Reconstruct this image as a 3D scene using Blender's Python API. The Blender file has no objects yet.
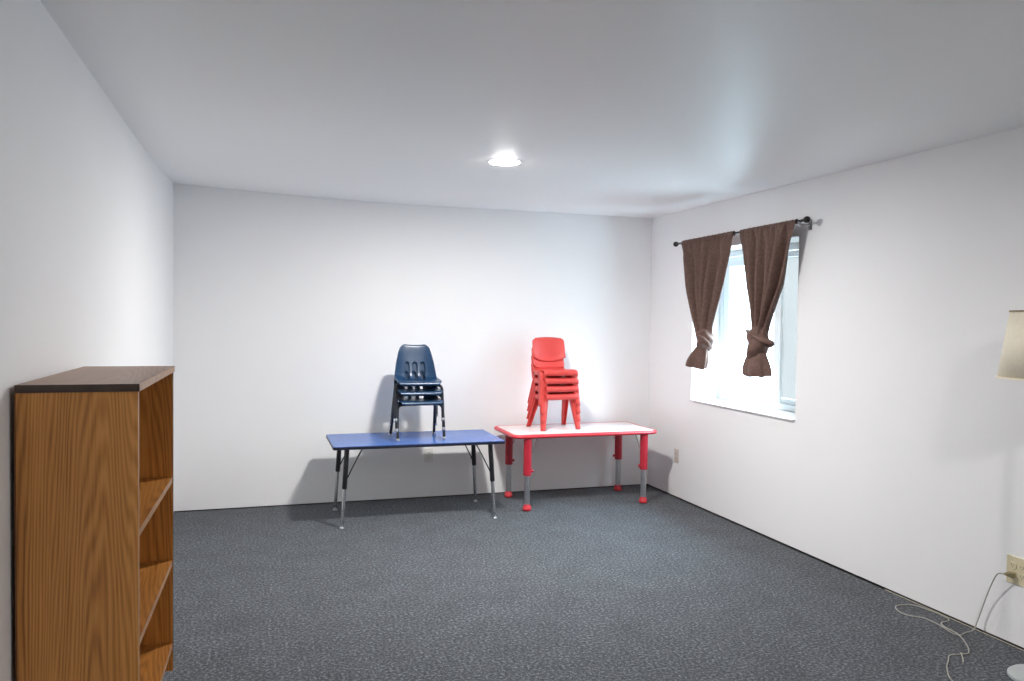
import bpy, bmesh, math, random
from mathutils import Vector, Matrix

random.seed(7)
S = bpy.context.scene
COL = S.collection

# ------------------------------------------------------------------ camera
F_PX, YAW, PITCH, ROLL, CAM_H = 789.57, 0.3096, -0.0288, 0.0123, 1.4582
fw = Vector((math.sin(YAW) * math.cos(PITCH), math.cos(YAW) * math.cos(PITCH), math.sin(PITCH)))
rt = Vector((math.cos(YAW), -math.sin(YAW), 0))
up = rt.cross(fw)
c_, s_ = math.cos(ROLL), math.sin(ROLL)
r2 = rt * c_ + up * s_
u2 = up * c_ - rt * s_
cam = bpy.data.cameras.new('camera')
cam.sensor_width = 36.0
cam.lens = F_PX / 1024 * 36.0
cam.clip_start = 0.02
cam_ob = bpy.data.objects.new('camera', cam)
COL.objects.link(cam_ob)
M = Matrix.Identity(4)
for i in range(3):
    M[i][0], M[i][1], M[i][2] = r2[i], u2[i], -fw[i]
M[0][3], M[1][3], M[2][3] = 0, 0, CAM_H
cam_ob.matrix_world = M
S.camera = cam_ob

# ------------------------------------------------------------------ light levels
LAMP_A, LAMP_B = 415.0, 185.0       # emission of the two ceiling downlights
SKY = 27.0                          # overcast daylight outside the window
S.view_settings.view_transform = 'Standard'
S.view_settings.look = 'None'
S.view_settings.gamma = 1.0
S.view_settings.use_curve_mapping = False
S.view_settings.exposure = 1.38
S.cycles.max_bounces = 14
S.cycles.diffuse_bounces = 10
S.cycles.caustics_reflective = False
S.cycles.caustics_refractive = False
S.cycles.sample_clamp_indirect = 6.0
S.cycles.use_denoising = True

w = bpy.data.worlds.new('overcast_sky')
S.world = w
w.use_nodes = True
_tc = w.node_tree.nodes.new('ShaderNodeTexCoord')
_sx = w.node_tree.nodes.new('ShaderNodeSeparateXYZ')
_mr = w.node_tree.nodes.new('ShaderNodeMapRange')
_mr.inputs['From Min'].default_value = -1.0
_rp = w.node_tree.nodes.new('ShaderNodeValToRGB')   # overcast: brighter towards the zenith
for _p, _v in ((0.0, 0.28), (0.40, 0.24), (0.5, 0.13), (0.62, 0.34), (0.85, 1.0)):
    _e = _rp.color_ramp.elements[0] if _p == 0 else _rp.color_ramp.elements.new(_p)
    _e.position = _p
    _e.color = (0.70 * _v, 0.88 * _v, 1.0 * _v, 1)
_rp.color_ramp.elements[-1].color = (0.70, 0.88, 1.0, 1)
w.node_tree.links.new(_tc.outputs['Generated'], _sx.inputs[0])
w.node_tree.links.new(_sx.outputs['Z'], _mr.inputs['Value'])
w.node_tree.links.new(_mr.outputs[0], _rp.inputs[0])
w.node_tree.links.new(_rp.outputs[0], w.node_tree.nodes['Background'].inputs[0])
w.node_tree.nodes['Background'].inputs[1].default_value = SKY

# ------------------------------------------------------------------ room size
XL, XR, YB, YF, H = -0.598, 3.267, 6.238, -1.75, 2.345
WT = 0.30                                   # right wall thickness
WY0, WY1, WZ0, WZ1 = 4.246, 5.525, 0.818, 2.0   # window opening

# daylight portal in the window opening (sampling aid for the sky)
pl = bpy.data.lights.new('daylight_portal', 'AREA')
pl.shape = 'RECTANGLE'
pl.size, pl.size_y = WY1 - WY0, WZ1 - WZ0
pl.cycles.is_portal = True
po = bpy.data.objects.new('daylight_portal', pl)
po.location = (XR + WT + 0.03, (WY0 + WY1) / 2, (WZ0 + WZ1) / 2)
po.rotation_euler = (math.pi / 2, 0, math.pi / 2)
COL.objects.link(po)


# ------------------------------------------------------------------ materials
def mat(name, color, rough=0.5, metal=0.0, spec=0.5, coat=0.0):
    m = bpy.data.materials.new(name)
    m.use_nodes = True
    b = m.node_tree.nodes['Principled BSDF']
    b.inputs['Base Color'].default_value = (*color, 1)
    b.inputs['Roughness'].default_value = rough
    b.inputs['Metallic'].default_value = metal
    b.inputs['Specular IOR Level'].default_value = spec
    if coat:
        b.inputs['Coat Weight'].default_value = coat
        b.inputs['Coat Roughness'].default_value = 0.15
    return m


def nd(m, typ, **kw):
    n = m.node_tree.nodes.new(typ)
    for k, v in kw.items():
        if k.startswith('i_'):
            n.inputs[k[2:].replace('_', ' ')].default_value = v
        else:
            setattr(n, k, v)
    return n


def ramp(m, stops):
    n = m.node_tree.nodes.new('ShaderNodeValToRGB')
    e = n.color_ramp.elements
    while len(e) < len(stops):
        e.new(0.5)
    for k, (p, c) in zip(e, stops):
        k.position = p
        k.color = (*c, 1)
    return n


def bump(m, h, strength, dist):
    b = nd(m, 'ShaderNodeBump')
    b.inputs['Strength'].default_value = strength
    b.inputs['Distance'].default_value = dist
    m.node_tree.links.new(h, b.inputs['Height'])
    m.node_tree.links.new(b.outputs[0], m.node_tree.nodes['Principled BSDF'].inputs['Normal'])


def vary(name, c0, c1, scale, rough=0.5, detail=3, strength=0.0, dist=0.002, metal=0.0, spec=0.5, lo=0.35, hi=0.65):
    """a plain material whose colour drifts a little between two tones"""
    m = mat(name, c0, rough, metal, spec)
    L = m.node_tree.links.new
    tc = nd(m, 'ShaderNodeTexCoord')
    n = nd(m, 'ShaderNodeTexNoise', i_Scale=scale, i_Detail=detail)
    L(tc.outputs['Object'], n.inputs['Vector'])
    r = ramp(m, [(lo, c0), (hi, c1)])
    L(n.outputs['Fac'], r.inputs[0])
    L(r.outputs[0], m.node_tree.nodes['Principled BSDF'].inputs['Base Color'])
    if strength:
        bump(m, n.outputs['Fac'], strength, dist)
    return m


def wood(name, long_axis, face_axis, dark=(0.235, 0.080, 0.013), mid=(0.490, 0.195, 0.038), light=(0.66, 0.300, 0.072), rough=0.38):
    """oak laminate, cathedral figure running along long_axis"""
    m = mat(name, mid, rough)
    L = m.node_tree.links.new
    tc = nd(m, 'ShaderNodeTexCoord')
    mp = nd(m, 'ShaderNodeMapping')
    sc = [5.0, 5.0, 5.0]
    sc[long_axis] = 0.38
    sc[face_axis] = 0.6
    mp.inputs['Scale'].default_value = sc
    mp.inputs['Location'].default_value = (-0.46, 0.21, -0.24)
    L(tc.outputs['Object'], mp.inputs['Vector'])
    nz = nd(m, 'ShaderNodeTexNoise', i_Scale=1.6, i_Detail=2.5)
    L(mp.outputs[0], nz.inputs['Vector'])
    mx = nd(m, 'ShaderNodeMixRGB', blend_type='ADD')
    mx.inputs[0].default_value = 0.42
    L(mp.outputs[0], mx.inputs[1])
    L(nz.outputs['Color'], mx.inputs[2])
    wv = nd(m, 'ShaderNodeTexWave', wave_type='RINGS', rings_direction='SPHERICAL', i_Scale=9.0, i_Distortion=1.3, i_Detail=2.0, i_Detail_Scale=1.4)
    L(mx.outputs[0], wv.inputs['Vector'])
    mp2 = nd(m, 'ShaderNodeMapping')
    s2 = [190.0, 190.0, 190.0]
    s2[long_axis] = 5.0
    mp2.inputs['Scale'].default_value = s2
    L(tc.outputs['Object'], mp2.inputs['Vector'])
    n2 = nd(m, 'ShaderNodeTexNoise', i_Scale=1.0, i_Detail=3.0)
    L(mp2.outputs[0], n2.inputs['Vector'])
    mp3 = nd(m, 'ShaderNodeMapping')
    s3 = [14.0, 14.0, 14.0]
    s3[long_axis] = 0.5
    mp3.inputs['Scale'].default_value = s3
    L(tc.outputs['Object'], mp3.inputs['Vector'])
    n3 = nd(m, 'ShaderNodeTexNoise', i_Scale=1.0, i_Detail=2.0)
    L(mp3.outputs[0], n3.inputs['Vector'])
    a = nd(m, 'ShaderNodeMath', operation='MULTIPLY')
    a.inputs[1].default_value = 0.27
    L(wv.outputs['Fac'], a.inputs[0])
    b = nd(m, 'ShaderNodeMath', operation='MULTIPLY_ADD')
    b.inputs[1].default_value = 0.50
    L(n2.outputs['Fac'], b.inputs[0])
    L(a.outputs[0], b.inputs[2])
    c = nd(m, 'ShaderNodeMath', operation='MULTIPLY_ADD')
    c.inputs[1].default_value = 0.55
    L(n3.outputs['Fac'], c.inputs[0])
    L(b.outputs[0], c.inputs[2])
    r = ramp(m, [(0.34, dark), (0.58, mid), (0.90, light)])
    L(c.outputs[0], r.inputs[0])
    L(r.outputs[0], m.node_tree.nodes['Principled BSDF'].inputs['Base Color'])
    bump(m, n2.outputs['Fac'], 0.15, 0.0006)
    return m


M_WALL = vary('white_wall_paint', (0.845, 0.845, 0.85), (0.865, 0.865, 0.87), 1.3, 0.6, strength=0.0, spec=0.2)
M_CEIL = vary('white_ceiling_paint', (0.93, 0.93, 0.935), (0.95, 0.95, 0.955), 1.1, 0.46, spec=0.46)
M_VINYL = vary('white_vinyl', (0.72, 0.77, 0.78), (0.76, 0.81, 0.82), 3.0, 0.35)
M_SILL = vary('white_gloss_paint', (0.82, 0.82, 0.82), (0.86, 0.86, 0.86), 3.0, 0.3)
M_GAP = vary('bare_concrete', (0.05, 0.05, 0.048), (0.09, 0.088, 0.08), 9.0, 0.9)
M_TACK = vary('pale_strip_wood', (0.42, 0.38, 0.30), (0.55, 0.50, 0.40), 30.0, 0.8)

# carpet: charcoal blue-grey cut pile with paler flecks
M_CARPET = mat('charcoal_carpet', (0.06, 0.063, 0.07), 0.95, spec=0.15)
_L = M_CARPET.node_tree.links.new
tc = nd(M_CARPET, 'ShaderNodeTexCoord')
n1 = nd(M_CARPET, 'ShaderNodeTexNoise', i_Scale=72.0, i_Detail=3.0, i_Roughness=0.75)
n2 = nd(M_CARPET, 'ShaderNodeTexNoise', i_Scale=5.0, i_Detail=4.0)
n3 = nd(M_CARPET, 'ShaderNodeTexVoronoi', i_Scale=95.0)
for n in (n1, n2, n3):
    _L(tc.outputs['Object'], n.inputs['Vector'])
r1 = ramp(M_CARPET, [(0.30, (0.018, 0.0195, 0.0225)), (0.50, (0.058, 0.0625, 0.0710)), (0.70, (0.230, 0.243, 0.268))])
_L(n1.outputs['Fac'], r1.inputs[0])
r2_ = ramp(M_CARPET, [(0.3, (0.86, 0.86, 0.86)), (0.7, (1.12, 1.12, 1.12))])
_L(n2.outputs['Fac'], r2_.inputs[0])
mx = nd(M_CARPET, 'ShaderNodeMixRGB', blend_type='MULTIPLY')
mx.inputs[0].default_value = 1.0
_L(r1.outputs[0], mx.inputs[1])
_L(r2_.outputs[0], mx.inputs[2])
r3 = ramp(M_CARPET, [(0.0, (1.35, 1.35, 1.35)), (0.35, (1.0, 1.0, 1.0)), (0.8, (0.75, 0.75, 0.75))])
_L(n3.outputs['Distance'], r3.inputs[0])
mx2 = nd(M_CARPET, 'ShaderNodeMixRGB', blend_type='MULTIPLY')
mx2.inputs[0].default_value = 0.6
_L(mx.outputs[0], mx2.inputs[1])
_L(r3.outputs[0], mx2.inputs[2])
_L(mx2.outputs[0], M_CARPET.node_tree.nodes['Principled BSDF'].inputs['Base Color'])
M_CARPET.node_tree.nodes['Principled BSDF'].inputs['Sheen Weight'].default_value = 0.12
bump(M_CARPET, n1.outputs['Fac'], 0.6, 0.004)

# window glass: clear pane with a Fresnel gloss
M_GLASS = bpy.data.materials.new('clear_glass')
M_GLASS.use_nodes = True
nt = M_GLASS.node_tree
nt.nodes.clear()
out = nt.nodes.new('ShaderNodeOutputMaterial')
mixs = nt.nodes.new('ShaderNodeMixShader')
tr = nt.nodes.new('ShaderNodeBsdfTransparent')
tr.inputs[0].default_value = (0.93, 0.97, 0.98, 1)
gl = nt.nodes.new('ShaderNodeBsdfGlossy')
gl.inputs['Roughness'].default_value = 0.02
lw = nt.nodes.new('ShaderNodeLayerWeight')
lw.inputs['Blend'].default_value = 0.5
pw = nt.nodes.new('ShaderNodeMath')
pw.operation = 'POWER'
pw.inputs[1].default_value = 4.0
ad = nt.nodes.new('ShaderNodeMath')
ad.operation = 'MULTIPLY_ADD'
ad.inputs[1].default_value = 0.9
ad.inputs[2].default_value = 0.04
nt.links.new(lw.outputs['Facing'], pw.inputs[0])
nt.links.new(pw.outputs[0], ad.inputs[0])
nt.links.new(ad.outputs[0], mixs.inputs[0])
nt.links.new(tr.outputs[0], mixs.inputs[1])
nt.links.new(gl.outputs[0], mixs.inputs[2])
nt.links.new(mixs.outputs[0], out.inputs[0])

# insect screen over the fixed half: a fine grey-blue mesh
M_SCREEN = bpy.data.materials.new('insect_screen')
M_SCREEN.use_nodes = True
nt = M_SCREEN.node_tree
nt.nodes.clear()
out = nt.nodes.new('ShaderNodeOutputMaterial')
mixs = nt.nodes.new('ShaderNodeMixShader')
mixs.inputs[0].default_value = 0.925
tr = nt.nodes.new('ShaderNodeBsdfTransparent')
df = nt.nodes.new('ShaderNodeBsdfTranslucent')
df.inputs[0].default_value = (0.17, 0.15, 0.14, 1)
nt.links.new(tr.outputs[0], mixs.inputs[1])
nt.links.new(df.outputs[0], mixs.inputs[2])
nt.links.new(mixs.outputs[0], out.inputs[0])

W_PANEL = wood('oak_laminate_upright', 2, 1)
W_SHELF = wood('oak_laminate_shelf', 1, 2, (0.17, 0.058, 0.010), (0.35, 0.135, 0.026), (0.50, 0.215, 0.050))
W_EDGE = vary('oak_edge_band', (0.30, 0.155, 0.07), (0.40, 0.22, 0.105), 25.0, 0.4)
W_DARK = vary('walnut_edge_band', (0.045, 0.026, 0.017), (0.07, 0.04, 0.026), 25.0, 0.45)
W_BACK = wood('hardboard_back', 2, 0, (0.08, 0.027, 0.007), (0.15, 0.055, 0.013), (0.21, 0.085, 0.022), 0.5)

M_BLUETOP = vary('blue_laminate', (0.036, 0.115, 0.38), (0.043, 0.130, 0.42), 9.0, 0.27, spec=0.5)
M_NAVYEDGE = vary('navy_edge_band', (0.008, 0.010, 0.025), (0.012, 0.014, 0.032), 12.0, 0.4)
M_BLACK = vary('black_enamel', (0.010, 0.010, 0.012), (0.018, 0.018, 0.021), 20.0, 0.33)
M_CHROME = vary('brushed_chrome', (0.50, 0.50, 0.51), (0.62, 0.62, 0.63), 15.0, 0.27, metal=1.0)
M_STEEL = vary('dull_steel', (0.48, 0.48, 0.49), (0.56, 0.56, 0.57), 25.0, 0.34, metal=1.0)
M_REDTOP = vary('pale_grey_laminate', (0.72, 0.66, 0.65), (0.77, 0.71, 0.70), 6.0, 0.33)
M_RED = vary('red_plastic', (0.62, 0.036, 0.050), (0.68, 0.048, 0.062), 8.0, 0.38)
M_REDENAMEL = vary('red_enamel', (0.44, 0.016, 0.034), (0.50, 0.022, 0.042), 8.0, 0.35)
M_REDCHAIR = vary('coral_red_plastic', (0.63, 0.058, 0.050), (0.67, 0.066, 0.056), 7.0, 0.42)
M_NAVY = vary('navy_shell_plastic', (0.009, 0.036, 0.090), (0.013, 0.045, 0.105), 10.0, 0.30, spec=0.42)
M_FRAME = vary('charcoal_tube', (0.009, 0.010, 0.017), (0.016, 0.018, 0.027), 18.0, 0.36, spec=0.4)
M_CURTAIN = vary('brown_curtain_cloth', (0.118, 0.068, 0.054), (0.155, 0.092, 0.074), 55.0, 0.75, strength=0.25, dist=0.001, spec=0.3)
M_ROD = vary('dark_bronze', (0.018, 0.016, 0.016), (0.030, 0.027, 0.026), 20.0, 0.35, metal=0.6)
M_BRACKET = vary('grey_metal', (0.22, 0.22, 0.23), (0.30, 0.30, 0.31), 20.0, 0.4, metal=0.7)
M_IVORY = vary('ivory_plastic', (0.66, 0.59, 0.40), (0.70, 0.63, 0.44), 9.0, 0.35)
M_WHITEPLATE = vary('white_plastic', (0.70, 0.69, 0.66), (0.74, 0.73, 0.70), 9.0, 0.4)
M_BEIGE = vary('beige_plastic', (0.62, 0.56, 0.51), (0.66, 0.60, 0.55), 9.0, 0.4)
M_SLOT = vary('dark_slot', (0.03, 0.028, 0.024), (0.045, 0.04, 0.035), 9.0, 0.6)
M_PLUG = vary('tan_plug', (0.30, 0.25, 0.13), (0.35, 0.30, 0.17), 9.0, 0.45)
M_CORD = vary('off_white_cord', (0.34, 0.325, 0.285), (0.40, 0.385, 0.34), 14.0, 0.5)
M_SHADE = vary('cream_shade_linen', (0.83, 0.76, 0.60), (0.87, 0.80, 0.65), 70.0, 0.8, strength=0.15, dist=0.001)
M_SHADETRIM = vary('tan_shade_trim', (0.27, 0.22, 0.13), (0.33, 0.27, 0.17), 40.0, 0.7)
M_LAMPGREYED = vary('shade_greyed_enamel', (0.36, 0.39, 0.39), (0.41, 0.44, 0.44), 8.0, 0.35)  # pale enamel greyed: the shade on the lamp base is in its colour
M_BULB = mat('frosted_bulb', (0.85, 0.85, 0.82), 0.4)


def emit(name, color, strength):
    m = bpy.data.materials.new(name)
    m.use_nodes = True
    nt = m.node_tree
    nt.nodes.clear()
    o = nt.nodes.new('ShaderNodeOutputMaterial')
    e = nt.nodes.new('ShaderNodeEmission')
    e.inputs[0].default_value = (*color, 1)
    e.inputs[1].default_value = strength
    nt.links.new(e.outputs[0], o.inputs[0])
    return m


# ------------------------------------------------------------------ builders
def link(name, bm, m, parent=None, smooth=None, loc=(0, 0, 0), bevel=0.0):
    bmesh.ops.recalc_face_normals(bm, faces=bm.faces)
    me = bpy.data.meshes.new(name)
    bm.to_mesh(me)
    bm.free()
    ms = m if isinstance(m, (list, tuple)) else [m]
    for k in ms:
        me.materials.append(k)
    if smooth is not None:
        me.shade_smooth()
        if smooth < 180:
            me.set_sharp_from_angle(angle=math.radians(smooth))
    o = bpy.data.objects.new(name, me)
    COL.objects.link(o)
    o.location = loc
    if parent:
        o.parent = parent
    if bevel:
        b = o.modifiers.new('bevel', 'BEVEL')
        b.width = bevel
        b.segments = 2
        b.limit_method = 'ANGLE'
    return o


def thing(name, label, cat, loc=(0, 0, 0), rz=0.0, group=None):
    o = bpy.data.objects.new(name, None)
    o.empty_display_size = 0.05
    COL.objects.link(o)
    o.location = loc
    o.rotation_euler = (0, 0, rz)
    return tag(o, label, cat, group)


def tag(o, label, cat, group=None):
    o['label'] = label
    o['category'] = cat
    if group:
        o['group'] = group
    return o


def struct(o):
    o['kind'] = 'structure'
    return o


def box(bm, x0, x1, y0, y1, z0, z1, mi=0):
    v = [bm.verts.new((x, y, z)) for z in (z0, z1) for y in (y0, y1) for x in (x0, x1)]
    for f in ((0, 2, 3, 1), (4, 5, 7, 6), (0, 1, 5, 4), (2, 6, 7, 3), (0, 4, 6, 2), (1, 3, 7, 5)):
        bm.faces.new([v[i] for i in f]).material_index = mi
    return v


def BM():
    return bmesh.new()


def smooth_path(pts, n=8):
    P = [Vector(p) for p in pts]
    out = []
    for i in range(len(P) - 1):
        p0, p1, p2, p3 = P[max(i - 1, 0)], P[i], P[i + 1], P[min(i + 2, len(P) - 1)]
        for k in range(n):
            t = k / n
            out.append(0.5 * ((2 * p1) + (p2 - p0) * t + (2 * p0 - 5 * p1 + 4 * p2 - p3) * t * t + (3 * p1 - p0 - 3 * p2 + p3) * t ** 3))
    out.append(P[-1])
    return out


def tube(bm, pts, r, seg=12, cap=True, radii=None):
    P = [Vector(p) for p in pts]
    rings = []
    nrm = None
    for i, p in enumerate(P):
        t = (P[min(i + 1, len(P) - 1)] - P[max(i - 1, 0)]).normalized()
        if nrm is None:
            a = Vector((0, 0, 1)) if abs(t.z) < 0.9 else Vector((1, 0, 0))
            nrm = t.cross(a).normalized()
        else:
            nrm = (nrm - t * nrm.dot(t)).normalized()
        b = t.cross(nrm)
        rr = radii[i] if radii else r
        rings.append([bm.verts.new(p + (nrm * math.cos(2 * math.pi * k / seg) + b * math.sin(2 * math.pi * k / seg)) * rr) for k in range(seg)])
    for a, b in zip(rings, rings[1:]):
        for k in range(seg):
            bm.faces.new((a[k], a[(k + 1) % seg], b[(k + 1) % seg], b[k]))
    if cap:
        bm.faces.new(rings[0])
        bm.faces.new(rings[-1])


def lathe(bm, prof, c=(0, 0, 0), seg=32, mi=0):
    """prof: list of (radius, z); radius 0 closes the end"""
    rings = []
    for r, z in prof:
        if r < 1e-6:
            rings.append([bm.verts.new((c[0], c[1], c[2] + z))])
        else:
            rings.append([bm.verts.new((c[0] + r * math.cos(2 * math.pi * k / seg), c[1] + r * math.sin(2 * math.pi * k / seg), c[2] + z)) for k in range(seg)])
    for a, b in zip(rings, rings[1:]):
        for k in range(seg):
            k2 = (k + 1) % seg
            if len(a) == 1:
                f = bm.faces.new((a[0], b[k2], b[k]))
            elif len(b) == 1:
                f = bm.faces.new((a[k], a[k2], b[0]))
            else:
                f = bm.faces.new((a[k], a[k2], b[k2], b[k]))
            f.material_index = mi


def rounded_rect(hx, hy, r, n=8):
    pts = []
    for cx, cy, a0 in ((hx - r, hy - r, 0), (-hx + r, hy - r, 90), (-hx + r, -hy + r, 180), (hx - r, -hy + r, 270)):
        for k in range(n + 1):
            a = math.radians(a0 + 90 * k / n)
            pts.append((cx + r * math.cos(a), cy + r * math.sin(a)))
    return pts


def slab(bm, rings):
    """stacked loops of equal count: [(pts2d, z), ...], capped both ends"""
    R = [[bm.verts.new((x, y, z)) for x, y in pts] for pts, z in rings]
    n = len(R[0])
    for a, b in zip(R, R[1:]):
        for k in range(n):
            bm.faces.new((a[k], a[(k + 1) % n], b[(k + 1) % n], b[k]))
    bm.faces.new(R[0])
    bm.faces.new(R[-1])


def dup(root, loc, label, rz=None):
    r = root.copy()
    COL.objects.link(r)
    r.location = loc
    if rz is not None:
        r.rotation_euler = (0, 0, rz)
    r['label'] = label
    for ch in list(root.children):
        c = ch.copy()
        COL.objects.link(c)
        c.parent = r
        for g in ch.children:
            d = g.copy()
            COL.objects.link(d)
            d.parent = c
    return r


# ------------------------------------------------------------------ the room
GAPW = 0.014
bm = BM()
box(bm, XL, XR - GAPW, YF, YB - 0.004, -0.012, 0.0)
struct(link('floor', bm, M_CARPET))
bm = BM()
box(bm, XL - 0.2, XR + WT, YF - 0.2, YB + 0.2, -0.12, -0.012)
box(bm, XR + 0.05, XR + WT, YF - 0.2, YB + 0.2, -0.012, 0.007)
box(bm, XL, XR + 0.05, YB + 0.05, YB + 0.2, -0.012, 0.007)
struct(link('trim_1', bm, M_GAP))
bm = BM()
# the old ceiling lifts a few centimetres into the far left corner
NX, NY = 40, 60
gc = []
for i in range(NX + 1):
    row = []
    for j in range(NY + 1):
        x = XL - 0.2 + (XR + WT - XL + 0.2) * (i / NX) ** 1.6
        y = YB + 0.2 - (YB - YF + 0.4) * (j / NY) ** 1.6
        fx = max(0.0, 1 - max(0.0, x - XL) / 1.7)
        fy = max(0.0, 1 - max(0.0, YB - y) / 1.8)
        row.append(bm.verts.new((x, y, H + 0.060 * fx ** 1.4 * fy ** 1.4)))
    gc.append(row)
for i in range(NX):
    for j in range(NY):
        bm.faces.new((gc[i][j], gc[i][j + 1], gc[i + 1][j + 1], gc[i + 1][j]))
ring = [gc[i][0] for i in range(NX + 1)] + [gc[NX][j] for j in range(1, NY + 1)] + [gc[i][NY] for i in range(NX - 1, -1, -1)] + [gc[0][j] for j in range(NY - 1, 0, -1)]
rtop = [bm.verts.new((v.co.x, v.co.y, H + 0.2)) for v in ring]
for k in range(len(ring)):
    k2 = (k + 1) % len(ring)
    bm.faces.new((ring[k], ring[k2], rtop[k2], rtop[k]))
bm.faces.new(rtop)
struct(link('ceiling', bm, M_CEIL, smooth=30))
bm = BM()
box(bm, XL - 0.2, XL, YF - 0.2, YB + 0.2, -0.012, H + 0.1)
struct(link('wall_left', bm, M_WALL))
bm = BM()
box(bm, XL, XR, YB, YB + 0.2, 0.007, H + 0.1)
struct(link('wall_back', bm, M_WALL))
bm = BM()
box(bm, XL, XR, YF - 0.2, YF, -0.012, H)
struct(link('wall_front', bm, M_WALL))

# right wall with a deep opening (one mesh of quads, no seams on the face)
bm = BM()
ys = [YF - 0.2, WY0, WY1, YB + 0.2]
zs = [0.007, WZ0, WZ1, H]
for X in (XR, XR + WT):
    g = [[bm.verts.new((X, y, z)) for z in zs] for y in ys]
    for i in range(3):
        for j in range(3):
            if (i, j) != (1, 1):
                bm.faces.new((g[i][j], g[i + 1][j], g[i + 1][j + 1], g[i][j + 1]))
    if X == XR:
        g0 = g
for a, b in (((1, 1), (2, 1)), ((2, 1), (2, 2)), ((2, 2), (1, 2)), ((1, 2), (1, 1))):
    bm.faces.new((g0[a[0]][a[1]], g0[b[0]][b[1]], g[b[0]][b[1]], g[a[0]][a[1]]))
for a, b in (((0, 0), (3, 0)), ((3, 0), (3, 3)), ((3, 3), (0, 3)), ((0, 3), (0, 0))):
    bm.faces.new((g0[a[0]][a[1]], g0[b[0]][b[1]], g[b[0]][b[1]], g[a[0]][a[1]]))
struct(link('wall_right', bm, M_WALL))

# pale strip of carpet edge showing along the right wall
bm = BM()
box(bm, XR - 0.0135, XR - 0.009, 2.55, 3.44, -0.012, 0.002)
struct(link('trim_2', bm, M_TACK))

# window: white vinyl slider set deep in the wall
FX0, FX1 = XR + 0.245, XR + 0.295
win = bpy.data.objects.new('window_1', None)
COL.objects.link(win)
win.location = (FX0, (WY0 + WY1) / 2, WZ0)
struct(win)
cy = (WY0 + WY1) / 2
hw, hh = (WY1 - WY0) / 2, WZ1 - WZ0


def frame_bm(y0, y1, z0, z1, wd, x0, x1, bot=None):
    bm = BM()
    bt = bot or wd
    box(bm, x0, x1, y0, y0 + wd, z0, z1)
    box(bm, x0, x1, y1 - wd, y1, z0, z1)
    box(bm, x0, x1, y0 + wd, y1 - wd, z0, z0 + bt)
    box(bm, x0, x1, y0 + wd, y1 - wd, z1 - wd, z1)
    return bm


link('window_frame', frame_bm(-hw, hw, 0.012, hh, 0.045, 0.0, 0.05), M_VINYL, win, bevel=0.004)
link('sliding_sash', frame_bm(-0.135, hw - 0.047, 0.05, hh - 0.047, 0.075, 0.004, 0.026), M_VINYL, win, bevel=0.004)
bm = BM()
box(bm, 0.013, 0.017, -0.062, hw - 0.12, 0.122, hh - 0.12)
link('pane', bm, M_GLASS, win)
link('fixed_sash', frame_bm(-hw + 0.047, -0.075, 0.05, hh - 0.047, 0.045, 0.028, 0.046), M_VINYL, win, bevel=0.004)
bm = BM()
box(bm, 0.036, 0.040, -hw + 0.09, -0.119, 0.094, hh - 0.09)
link('pane', bm, M_GLASS, win)
bm = BM()
box(bm, 0.0295, 0.031, -hw + 0.093, -0.122, 0.096, hh - 0.093)
link('insect_screen', bm, M_SCREEN, win)
bm = BM()
box(bm, -0.262, 0.05, -hw + 0.001, hw - 0.001, 0.0, 0.012)
link('window_sill', bm, M_SILL, win, bevel=0.003)


# ------------------------------------------------------------------ ceiling downlights
def downlight(x, y, label, strength, baffle=False):
    t = thing('ceiling_light', label, 'ceiling light', (x, y, H))
    bm = BM()
    if baffle:  # unseen deep rim, added to cut this light off the upper walls
        lathe(bm, [(0.088, 0.0), (0.092, -0.017), (0.098, -0.019), (0.104, -0.016), (0.106, 0.0)], seg=48)
    else:
        lathe(bm, [(0.084, -0.001), (0.0855, -0.0022), (0.091, -0.0022), (0.093, -0.001), (0.093, 0.0), (0.084, 0.0)], seg=48)
    link('trim_ring', bm, M_VINYL, t, smooth=40)
    bm = BM()
    lathe(bm, [(0.0, -0.0065), (0.03, -0.0062), (0.056, -0.0053), (0.074, -0.004), (0.085, -0.002)], seg=48)
    for f in bm.faces:
        f.normal_flip()
    link('diffuser', bm, emit('led_diffuser', (1.0, 0.97, 0.94), strength), t, smooth=60)
    return t


downlight(1.33, 4.335, 'round white recessed downlight glowing in the ceiling', LAMP_A)
downlight(1.94, 0.66, 'round downlight with an added deep rim, in the ceiling at the near end of the room', LAMP_B, True)

# ------------------------------------------------------------------ bookcase
bk = thing('bookcase', 'tall oak laminate bookcase with open shelves against the left wall', 'bookcase', (-0.437, 2.636, 0), math.radians(-1.0))
BX0, BX1, BY0, BY1, BZ = -0.139, 0.142, -0.378, 0.374, 1.274


def side_panel(y0, y1):
    bm = BM()
    prof = [(BX0, 0), (BX1 - 0.075, 0), (BX1 - 0.075, 0.195), (BX1, 0.195), (BX1, BZ - 0.02), (BX0, BZ - 0.02)]
    a = [bm.verts.new((x, y0, z)) for x, z in prof]
    b = [bm.verts.new((x, y1, z)) for x, z in prof]
    for vs in (a, b):
        bm.faces.new((vs[0], vs[1], vs[2], vs[5]))
        bm.faces.new((vs[2], vs[3], vs[4], vs[5]))
    for k in range(6):
        k2 = (k + 1) % 6
        f = bm.faces.new((a[k], a[k2], b[k2], b[k]))
        f.material_index = 1 if k in (3, ) else 0
    return bm


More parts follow.
